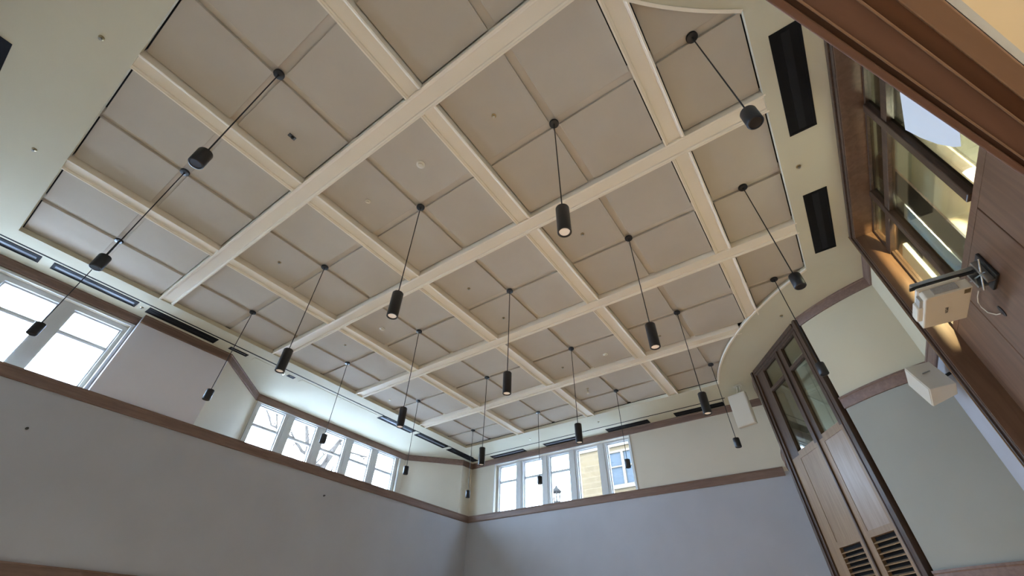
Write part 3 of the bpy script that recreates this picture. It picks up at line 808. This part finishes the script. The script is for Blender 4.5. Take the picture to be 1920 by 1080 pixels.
# ------------------------------------------------------------------ linear slots and ceiling vents
bm = bmesh.new(); box(bm, -1.40, -1.36, 0.4, 13.74, Z_SOF-0.003, Z_SOF+0.01)
struct(obj('trim_slot_left', bm, M['vent']), 'thin black slot along the left soffit', 'slot')
bm = bmesh.new(); box(bm, -0.95, 7.05, 13.715, 13.753, Z_SOF-0.003, Z_SOF+0.01)
struct(obj('trim_slot_far', bm, M['vent']), 'thin black slot along the far soffit', 'slot')
def vent(x0, x1, y0, y1, label, bar='ventbar', nb=1, group='black ceiling vents'):
    cx, cy = (x0+x1)/2, (y0+y1)/2
    v = thing('ceiling_vent', label, 'vent', (cx, cy, Z_SOF), group)
    hx, hy = (x1-x0)/2, (y1-y0)/2; f = 0.028
    bm = bmesh.new()
    box(bm, -hx, hx, -hy, -hy+f, -0.008, 0.01); box(bm, -hx, hx, hy-f, hy, -0.008, 0.01); box(bm, -hx, -hx+f, -hy+f, hy-f, -0.008, 0.01); box(bm, hx-f, hx, -hy+f, hy-f, -0.008, 0.01)
    lobj('frame', bm, M['vent'], v)
    lbox('throat', (-hx+f, hx-f, -hy+f, hy-f, -0.0015, 0.01), M['vent'], v)
    lng = hy > hx
    for k in range(nb):
        if lng:
            w_ = (2*hx-2*f)/(nb*2+1); a = -hx+f+w_*(2*k+1)
            lbox('blade', (a, a+w_, -hy+f+0.02, hy-f-0.02, -0.006, -0.001), M[bar], v)
        else:
            w_ = (2*hy-2*f)/(nb*2+1); a = -hy+f+w_*(2*k+1)
            lbox('blade', (-hx+f+0.02, hx-f-0.02, a, a+w_, -0.006, -0.001), M[bar], v)
    return v
vent(-1.715, -1.455, 0.45, 1.78, 'black vent above the left-edge window, cut by the picture edge', 'ventgrey')
vent(-1.715, -1.455, 1.95, 3.31, 'long vent with pale inner blade above the left window', 'ventgrey')
vent(-1.715, -1.455, 3.50, 4.88, 'plain black vent above the grey pier')
vent(-1.64, -1.51, 5.18, 5.60, 'short narrow vent where the brown crown turns into the bay', 'ventgrey')
vent(-1.66, -1.55, 6.66, 6.85, 'tiny vent hidden behind a long pendant above the bay')
vent(-1.67, -1.40, 9.60, 10.93, 'vent with pale blade over the far end of the bay', 'ventgrey')
vent(-1.67, -1.40, 11.11, 12.45, 'black vent second from the room corner on the window side', 'ventgrey')
vent(-1.67, -1.40, 12.62, 14.04, 'black vent on the window side nearest the room corner')
vent(-0.80, 0.58, 13.92, 14.18, 'far-wall vent nearest the corner, above the first far window', 'ventgrey')
vent(1.35, 2.60, 13.92, 14.18, 'far-wall vent above the middle far window', 'ventgrey')
vent(3.56, 4.88, 13.92, 14.18, 'far-wall vent above the last far window')
vent(5.63, 6.95, 13.92, 14.18, 'far-wall vent beside the white wall speaker')
vent(9.64, 9.945, 5.22, 6.64, 'large black vent near the top, beside the doorway head', 'ventbar', 1)
vent(9.64, 9.94, 7.76, 9.17, 'large black vent beside the right screen, lower of the two', 'ventbar', 1)
vent(1.30, 2.64, 0.20, 0.475, 'black vent cut by the upper left picture edge')
# flush painted access panels in the bay soffit
for (a, b) in ((5.75, 6.55), (7.0, 8.2), (8.25, 9.45)):
    bm = bmesh.new(); box(bm, -1.66, -1.50, a, b, Z_SOF-0.006, Z_SOF+0.002)
    tag(obj('access_panel', bm, M['soffit']), {5.75: 'flush white access panel between the two small bay vents', 7.0: 'flush white access panel above the middle of the bay', 8.25: 'flush white access panel next to the far bay vent'}[a], 'panel', 'flush access panels in the soffit')

# ------------------------------------------------------------------ sprinklers, detectors
def sprinkler(x, y, z, label, mt='brass'):
    s = thing('sprinkler_head', label, 'sprinkler', (x, y, z), 'sprinkler heads')
    bm = bmesh.new(); lathe(bm, [(0.012, 0.0), (0.03, 0.0), (0.03, -0.006), (0.02, -0.010), (0.012, -0.010)], 20); lobj('ring', bm, M[mt], s, True)
    bm = bmesh.new(); lathe(bm, [(0, 0.0), (0.006, 0.0), (0.006, -0.03), (0.017, -0.032), (0.017, -0.036), (0, -0.036)], 16); lobj('deflector', bm, M['steel'], s, True)
    return s
for (x, y, lb) in ((3.57, 1.036, 'sprinkler on the cream soffit near the top left'), (1.145, 1.037, 'sprinkler on the cream soffit at the left'), (9.663, 7.184, 'sprinkler on the soffit between the two large right vents'), (-1.60, 3.405, 'tiny sprinkler between the first two left vents'),
                   (-1.63, 6.56, 'sprinkler on the soffit in front of the bay'), (3.631, 13.33, 'sprinkler on the far soffit above the fourth window'), (1.242, 13.35, 'sprinkler on the far soffit above the second window'), (8.88, 10.71, 'sprinkler on the curved soffit over the timber screen')):
    sprinkler(x, y, Z_SOF, lb)
for (x, y, lb) in ((6.616, 4.276, 'sprinkler in the coffer left of the centre-top pendant canopy'), (6.611, 6.70, 'sprinkler beside the long pendant at picture centre'), (4.188, 6.714, 'sprinkler in the middle coffer of the ceiling'), (1.813, 4.265, 'sprinkler in the second-row coffer towards the windows'),
                   (6.623, 10.218, 'sprinkler in the coffer behind the right-hand long pendant'), (4.223, 10.223, 'sprinkler in the fourth-row middle coffer'), (0.589, 6.66, 'sprinkler in the window-side coffer of the third row'), (-0.613, 9.112, 'sprinkler in the window-side coffer of the fourth row'), (4.196, 7.83, 'small sprinkler next to the beam in the middle coffer')):
    sprinkler(x, y, Z_PAN, lb)
def detector(x, y, r, label):
    s = thing('smoke_detector', label, 'smoke detector', (x, y, Z_PAN), 'round white ceiling detectors')
    bm = bmesh.new(); lathe(bm, [(0, 0.0), (r, 0.0), (r, -0.012), (r*0.8, -0.02), (0, -0.02)], 28); lobj('base', bm, M['plastic'], s, True)
    bm = bmesh.new(); lathe(bm, [(0, -0.02), (r*0.55, -0.02), (r*0.5, -0.034), (0, -0.036)], 28); lobj('cap', bm, M['plastic'], s, True)
detector(5.336, 4.256, 0.062, 'large round white detector right of centre in second row')
detector(4.205, 4.261, 0.04, 'small white detector near the middle beam in second row')
detector(1.80, 6.69, 0.055, 'white detector in the third row towards the windows')
detector(5.336, 10.24, 0.055, 'white detector in the fourth row')
# small black sensor in the first-row coffer
s = thing('ceiling_sensor', 'small black rectangular sensor in the coffer below the first pendant canopy', 'sensor', (4.197, 2.974, Z_PAN))
lbox('plate', (-0.028, 0.028, -0.06, 0.04, -0.012, 0), M['darkmetal'], s, 0.003)
bm = bmesh.new(); lathe(bm, [(0, -0.012), (0.02, -0.012), (0.016, -0.03), (0, -0.032)], 16); lobj('eye', bm, M['black'], s, True)
s = thing('projection_sensor', 'little white hanging sensor in the fifth-row coffer near the far wall', 'sensor', (4.23, 11.5, Z_PAN))
bm = bmesh.new(); lathe(bm, [(0, 0), (0.03, 0), (0.03, -0.02), (0.012, -0.03), (0.012, -0.09), (0.03, -0.1), (0.03, -0.14), (0, -0.15)], 16); lobj('body', bm, M['plastic'], s, True)
# screw-like hooks on the walls
for (p, lb) in (((XW+0.0, 5.35, 0), 'small dark hook on the left lower wall under the pier'),):
    pass
def wall_hook(x, y, z, label):
    s = thing('wall_hook', label, 'hook', (x, y, z))
    T = Matrix.Rotation(math.radians(90), 4, 'Y')
    bm = bmesh.new(); lathe(bm, [(0, 0), (0.022, 0), (0.022, 0.01), (0.008, 0.014), (0.008, 0.04), (0.014, 0.045), (0, 0.05)], 14, (0, 0), T); lobj('peg', bm, M['darkmetal'], s, True)
wall_hook(XW, 3.2, 4.16, 'small dark wall hook low on the left wall below the pier')
wall_hook(XW, 8.75, 4.40, 'small dark wall hook below the bay windows')

# ------------------------------------------------------------------ wall speaker hung at the far right
sp = thing('ceiling_speaker', 'flat white speaker hung on a ceiling bracket above the far-right crown', 'speaker', (7.40, 12.98, 6.38), None, math.radians(-17))
lbox('cabinet', (-0.215, 0.215, -0.005, 0.10, -0.78, 0.0), M['upper'], sp, 0.012)
lbox('grille', (-0.195, 0.195, -0.012, -0.004, -0.76, -0.02), M['upper'], sp, 0.004)
bm = bmesh.new(); tube(bm, [(-0.03, 0.09, 0.0), (-0.03, 0.24, 0.14), (-0.03, 0.27, 0.285)], 0.014); tube(bm, [(0.05, 0.09, 0.0), (0.05, 0.24, 0.14), (0.05, 0.27, 0.285)], 0.014); lobj('arm', bm, M['plastic'], sp)
lbox('bracket_plate', (-0.10, 0.10, 0.21, 0.33, 0.285, 0.299), M['plastic'], sp, 0.003)

# wedge speaker on the right wall
Rw = Matrix(((0.979, 0.029, -0.203), (0.013, 0.979, 0.202), (0.204, -0.2, 0.958)))
sp2 = thing('wall_speaker', 'white wedge-shaped speaker on the wall below the projector, beside the dark casing', 'speaker', (9.938, 9.707, 4.224))
sp2.matrix_world = Matrix.Translation((9.938, 9.707, 4.224)) @ Rw.to_4x4()
Wd, wd, dd, hh = 0.41, 0.25, 0.30, 0.405
bm = bmesh.new(); prism(bm, [(0, Wd/2), (0, -Wd/2), (dd, -wd/2), (dd, wd/2)], 0, hh)
c = lobj('cabinet', bm, M['plastic'], sp2, bevel=0.008)
lbox('grille', (-0.008, 0.0, -Wd/2+0.012, Wd/2-0.012, 0.012, hh-0.012), M['plastic'], sp2, 0.003)
T = Matrix.Rotation(math.radians(90), 4, 'X')
bm = bmesh.new(); box(bm, 0.10, 0.19, -Wd/2+0.012, -Wd/2+0.022, 0.235, 0.245); lobj('badge', bm, M['steel'], sp2)
bm = bmesh.new(); tube(bm, [(dd-0.02, 0, 0.2), (dd+0.10, 0.0, 0.22)], 0.02); lobj('bracket_arm', bm, M['darkmetal'], sp2)

# ------------------------------------------------------------------ projector on its wall arm
pr = thing('projector', 'white short-throw projector on a steel arm from the timber wall', 'projector', (9.965, 7.40, 4.20))
px0, px1, py0, py1 = -0.175, 0.178, -0.29, 0.29
bm = bmesh.new()
prism(bm, [(px0, py1), (px0, py0), (px0+0.0, py0), (px1, py0), (px1, py1)][0:1] + [(px0, py0+0.02), (px0+0.02, py0), (px1, py0), (px1, py1)], 0.0, 0.10)
lobj('body', bm, M['plastic'], pr, bevel=0.012)
lbox('upper_body', (px0-0.02, px1-0.03, py0-0.015, py1-0.05, 0.095, 0.135), M['plastic'], pr, 0.02)
lbox('side_grille', (px0+0.08, px1-0.09, py0-0.008, py0+0.004, 0.02, 0.09), M['plastic2'], pr, 0.003)
lbox('front_vent', (px0-0.026, px0+0.005, py0+0.06, py0+0.2, 0.03, 0.09), M['plastic2'], pr, 0.003)
lbox('lens_hood', (px0-0.045, px0+0.01, -0.1, 0.16, 0.02, 0.11), M['plastic'], pr, 0.015)
lbox('warning_label', (px1-0.06, px1-0.015, py0+0.02, py0+0.09, -0.0015, 0.0), M['brass'], pr)
tx = bpy.data.curves.new('brand_text', 'FONT'); tx.body = 'EPSON'; tx.size = 0.034; tx.extrude = 0.0006; tx.align_x = 'CENTER'; tx.align_y = 'CENTER'
tmp = bpy.data.objects.new('text_tmp', tx); COL.objects.link(tmp)
me = bpy.data.meshes.new_from_object(tmp.evaluated_get(bpy.context.evaluated_depsgraph_get())); me.name = 'brand_text'
bpy.data.objects.remove(tmp)
to = bpy.data.objects.new('brand_text', me); COL.objects.link(to); to.parent = pr
to.location = (0.0, 0.02, -0.001); to.rotation_euler = (math.radians(180), 0, math.radians(90)); me.materials.clear(); me.materials.append(M['darkmetal'])
arm = thing('wall_bracket', 'steel wall bracket and rail carrying the projector', 'bracket', (10.37, 7.33, 4.48))
def awbox(name, x0, x1, y0, y1, z0, z1, mt, bevel=0.0):
    bm = bmesh.new(); box(bm, x0, x1, y0, y1, z0, z1); return obj(name, bm, mt, arm, bevel=bevel)
awbox('rail', 9.82, 10.36, 7.29, 7.35, 4.47, 4.51, M['steel'], 0.004)
awbox('rail_lining', 9.80, 10.30, 7.30, 7.34, 4.455, 4.47, M['darkmetal'])
awbox('wall_plate', 10.355, 10.379, 7.18, 7.44, 4.28, 4.56, M['darkmetal'], 0.006)
awbox('clamp', 10.30, 10.355, 7.24, 7.27, 4.28, 4.52, M['steel'], 0.004)
awbox('clamp', 10.28, 10.355, 7.40, 7.43, 4.34, 4.54, M['steel'], 0.004)
awbox('hanger', 9.93, 10.0, 7.29, 7.37, 4.34, 4.455, M['darkmetal'])
bm = bmesh.new(); tube(bm, [(10.32, 7.2, 4.36), (10.30, 7.5, 4.47)], 0.008); obj('brace', bm, M['steel'], arm)
bm = bmesh.new(); tube(bm, [(10.32, 7.12, 4.46), (10.30, 7.42, 4.30)], 0.008); obj('brace', bm, M['steel'], arm)
# cable loop and its cover
bm = bmesh.new()
cp = [(10.36, 7.673, 4.444), (10.36, 7.782, 4.443), (10.36, 7.867, 4.422), (10.36, 7.889, 4.373), (10.36, 7.864, 4.287), (10.36, 7.755, 4.19), (10.36, 7.664, 4.145)]
tube(bm, cp, 0.005, 6)
tag(obj('cable_loop', bm, M['plastic']), 'thin white cable looping on the timber wall beside the projector', 'cable')
bm = bmesh.new(); lathe(bm, [(0, 0.0), (0.06, 0.0), (0.06, 0.006), (0, 0.008)], 24, (0, 0), Matrix.Translation((GX-0.001, 7.66, 4.165)) @ Matrix.Rotation(math.radians(-90), 4, 'Y') @ Matrix.Diagonal((1.0, 0.5, 1, 1)))
tag(obj('cable_grommet', bm, M['black'], smooth=True), 'dark oval cable hole on the timber wall under the projector bracket', 'grommet')

# ------------------------------------------------------------------ outdoors
bm = bmesh.new(); box(bm, -60, 60, -40, 80, -0.6, -0.3)
struct(obj('ground', bm, M['ground']), 'ground outside', 'ground')
def tree(x, y, seed, paths, label):
    rnd = random.Random(seed)
    t = thing('bare_tree', label, 'tree', (x, y, -0.3), 'bare winter trees outside')
    for k, (pts, r0, r1) in enumerate(paths):
        bm = bmesh.new(); n = len(pts)
        # smooth the path a little
        P = []
        for a, b in zip(pts, pts[1:]):
            for q in range(4):
                f = q/4; P.append(tuple(a[i]+(b[i]-a[i])*f + rnd.uniform(-.03, .03) for i in range(3)))
        P.append(pts[-1])
        tube(bm, P, [1.1*(r0+(r1-r0)*i/(len(P)-1)) for i in range(len(P))], 7)
        nm = 'trunk' if k == 0 else 'branch'
        o = obj(nm, bm, M['bark'], t, True)
        if k > 0:
            # side twigs of the branch
            bm = bmesh.new()
            for q in range(7):
                s_ = P[rnd.randrange(2, len(P))]
                d = Vector((rnd.uniform(-.5, .5), rnd.uniform(-1, 1), rnd.uniform(-.6, .9))).normalized()*rnd.uniform(.5, 1.3)
                mid = Vector(s_)+d*0.5+Vector((0, 0, rnd.uniform(-.1, .1)))
                e = Vector(s_)+d
                tube(bm, [s_, tuple(mid), tuple(e)], [r1*1.0, r1*0.8, r1*0.4], 5)
                e2 = mid+Vector((rnd.uniform(-.4, .4), rnd.uniform(-.5, .5), rnd.uniform(.1, .5)))
                tube(bm, [tuple(mid), tuple(e2)], [r1*0.7, r1*0.35], 5)
            obj('twigs', bm, M['bark'], t)
    return t
tree(-8, 12.0, 3, [([(-8, 12.0, -0.3), (-8, 12.0, 3), (-8, 12.0, 6.6)], 0.22, 0.15),
    ([(-8, 12.0, 6.4), (-8, 12.25, 7.3), (-8, 12.6, 8.3), (-8.2, 12.8, 9.6)], 0.13, 0.06),
    ([(-8, 12.0, 6.5), (-8, 11.4, 7.2), (-8, 11.1, 8.0), (-8, 10.6, 9.2)], 0.11, 0.04),
    ([(-8, 11.3, 7.3), (-8, 10.6, 7.7), (-8, 9.6, 7.9), (-8, 9.0, 8.6)], 0.06, 0.025),
    ([(-8, 11.2, 7.8), (-8, 10.8, 8.6), (-8, 10.3, 9.4)], 0.05, 0.02),
    ([(-8, 12.6, 8.2), (-8, 13.3, 7.95), (-8, 14.2, 8.05), (-8, 15.0, 8.6)], 0.05, 0.02),
    ([(-8, 9.3, 8.9), (-8, 9.7, 8.2), (-8, 9.9, 7.6)], 0.045, 0.02)], 'bare tree with forked limbs outside the bay windows')
for k, (x, y, h) in enumerate(((-5.6, 20.5, 6.3), (-3.6, 19.5, 6.35))):
    paths = [([(x, y, -0.3), (x, y, h-1.2)], 0.10, 0.06)]
    for q in range(6):
        paths.append(([(x, y, h-1.3+q*0.12), (x+random.uniform(-.8, .8), y, h-0.5+random.uniform(0, .3)), (x+random.uniform(-1.3, 1.3), y, h+random.uniform(-.3, .3))], 0.028, 0.008))
    tree(x, y, 11+k, paths, ['low bare sapling outside the first far window', 'twiggy bare sapling outside the second far window'][k])
# brick building
bd = thing('brick_building', 'tan brick building with blue-paned windows outside the far windows', 'building', (5, 22, -0.3))
bm = bmesh.new(); box(bm, -1.45, 14, 22, 30, -0.3, 16); obj('wall', bm, M['brick'], bd)
bm = bmesh.new(); box(bm, -1.48, 14.02, 21.93, 22, 9.25, 9.5); obj('string_course', bm, M['stone'], bd)
for (x0, x1, z0, z1) in ((0.25, 1.6, 7.5, 8.95), (3.6, 4.95, 7.5, 8.95), (0.25, 1.6, 3.9, 5.4), (3.6, 4.95, 3.9, 5.4), (7.0, 8.35, 7.5, 8.95)):
    bm = bmesh.new(); f = 0.09
    xm = (x0+x1)/2; zm = z0+(z1-z0)*0.55
    for q in ((x0-f, x0, z0-f, z1+f), (x1, x1+f, z0-f, z1+f), (x0, x1, z1, z1+f), (x0, x1, z0-f-0.08, z0), (xm-f*0.7, xm+f*0.7, z0, z1), (x0, xm-f*0.7, zm-0.03, zm+0.03), (xm+f*0.7, x1, zm-0.03, zm+0.03)):
        box(bm, q[0], q[1], 21.9, 22.0, q[2], q[3])
    wo = obj('window', bm, M['stone'], bd)
    bm = bmesh.new(); box(bm, x0, xm-f*0.7, 21.96, 21.99, z0, z1); box(bm, xm+f*0.7, x1, 21.96, 21.99, z0, z1); obj('pane', bm, M['blueglass'], wo)
# street lantern
sl = thing('street_lamp', 'old-style street lantern on a post outside the middle far window', 'street lamp', (-1.11, 19.0, -0.3))
bm = bmesh.new(); lathe(bm, [(0, 0), (0.2, 0), (0.2, 0.3), (0.10, 0.5), (0.08, 1.0), (0.07, 6.45), (0, 6.45)], 16); lobj('post', bm, M['lamppost'], sl, True)
bm = bmesh.new(); lathe(bm, [(0, 6.42), (0.07, 6.42), (0.12, 6.56), (0.17, 6.62), (0.16, 6.66), (0, 6.66)], 16); lobj('cup', bm, M['lamppost'], sl, True)
bm = bmesh.new()
for k in range(6):
    a = k*math.pi/3; ca, sa = math.cos(a), math.sin(a)
    tube(bm, [(0.12*ca, 0.12*sa, 6.66), (0.17*ca, 0.17*sa, 7.02)], 0.026, 5)
lobj('cage', bm, M['lamppost'], sl)
bm = bmesh.new(); lathe(bm, [(0, 7.02), (0.20, 7.02), (0.22, 7.06), (0.12, 7.17), (0.07, 7.2), (0.05, 7.26), (0.02, 7.3), (0.03, 7.34), (0, 7.38)], 16); lobj('cap', bm, M['lamppost'], sl, True)
bm = bmesh.new(); lathe(bm, [(0.02, 6.66), (0.05, 6.7), (0.05, 6.85), (0, 6.9)], 12); lobj('bulb', bm, M['plastic'], sl, True)

# ------------------------------------------------------------------ lamps of the place and added fill lights
WARM = (1.0, 0.80, 0.55)
def point(name, loc, power, color, r=0.05):
    d = bpy.data.lights.new(name, 'POINT'); d.energy = power; d.color = color; d.shadow_soft_size = r
    o = bpy.data.objects.new(name, d); COL.objects.link(o); o.location = loc; return o
def spot(name, loc, power, color, deg=70, r=0.05):
    d = bpy.data.lights.new(name, 'SPOT'); d.energy = power; d.color = color; d.shadow_soft_size = r; d.spot_size = math.radians(deg); d.spot_blend = 0.6
    o = bpy.data.objects.new(name, d); COL.objects.link(o); o.location = loc; return o
lobby = Td @ Vector((0.8, -1.8, 2.1))
point('lobby_lamp_light', lobby, 60, (1.0, 0.82, 0.62), 0.12)
gl = spot('gallery_lamp_light', (10.62, 7.45, 5.70), 1100, (1.0, 0.74, 0.40), 74, 0.02)
gl.data.spot_blend = 0.15
gl.rotation_euler = (Vector((10.28, 8.95, 5.6))-Vector((10.62, 7.45, 5.70))).to_track_quat('-Z', 'Y').to_euler()
gb = spot('gallery_wall_fill', (10.78, 6.35, 6.1), 200, (1.0, 0.90, 0.68), 84, 0.05)  # added spot that brightens the cream gallery wall
point('gallery_soft_fill', (10.72, 7.0, 5.3), 42, (1.0, 0.90, 0.68), 0.1)  # added fill that lifts the light behind the glass
gb.rotation_euler = (Vector((11.35, 8.2, 5.9))-Vector((10.78, 6.35, 6.1))).to_track_quat('-Z', 'Y').to_euler()
stair_l = Tc2 @ Vector((0.5, Y(-0.35), 4.2)); point('stair_fill_light', stair_l, 9, (1.0, 0.85, 0.62), 0.15)  # added fill for the closed stair, no fitting there
for j in (1, 2, 3):
    for i in (2, 3, 4):
        spot('pendant_glow', (j*CELL, i*CELL, Z_PAN-2.15), (20, 130, 500)[j-1], (1.0, 0.83, 0.62), 85, 0.05)
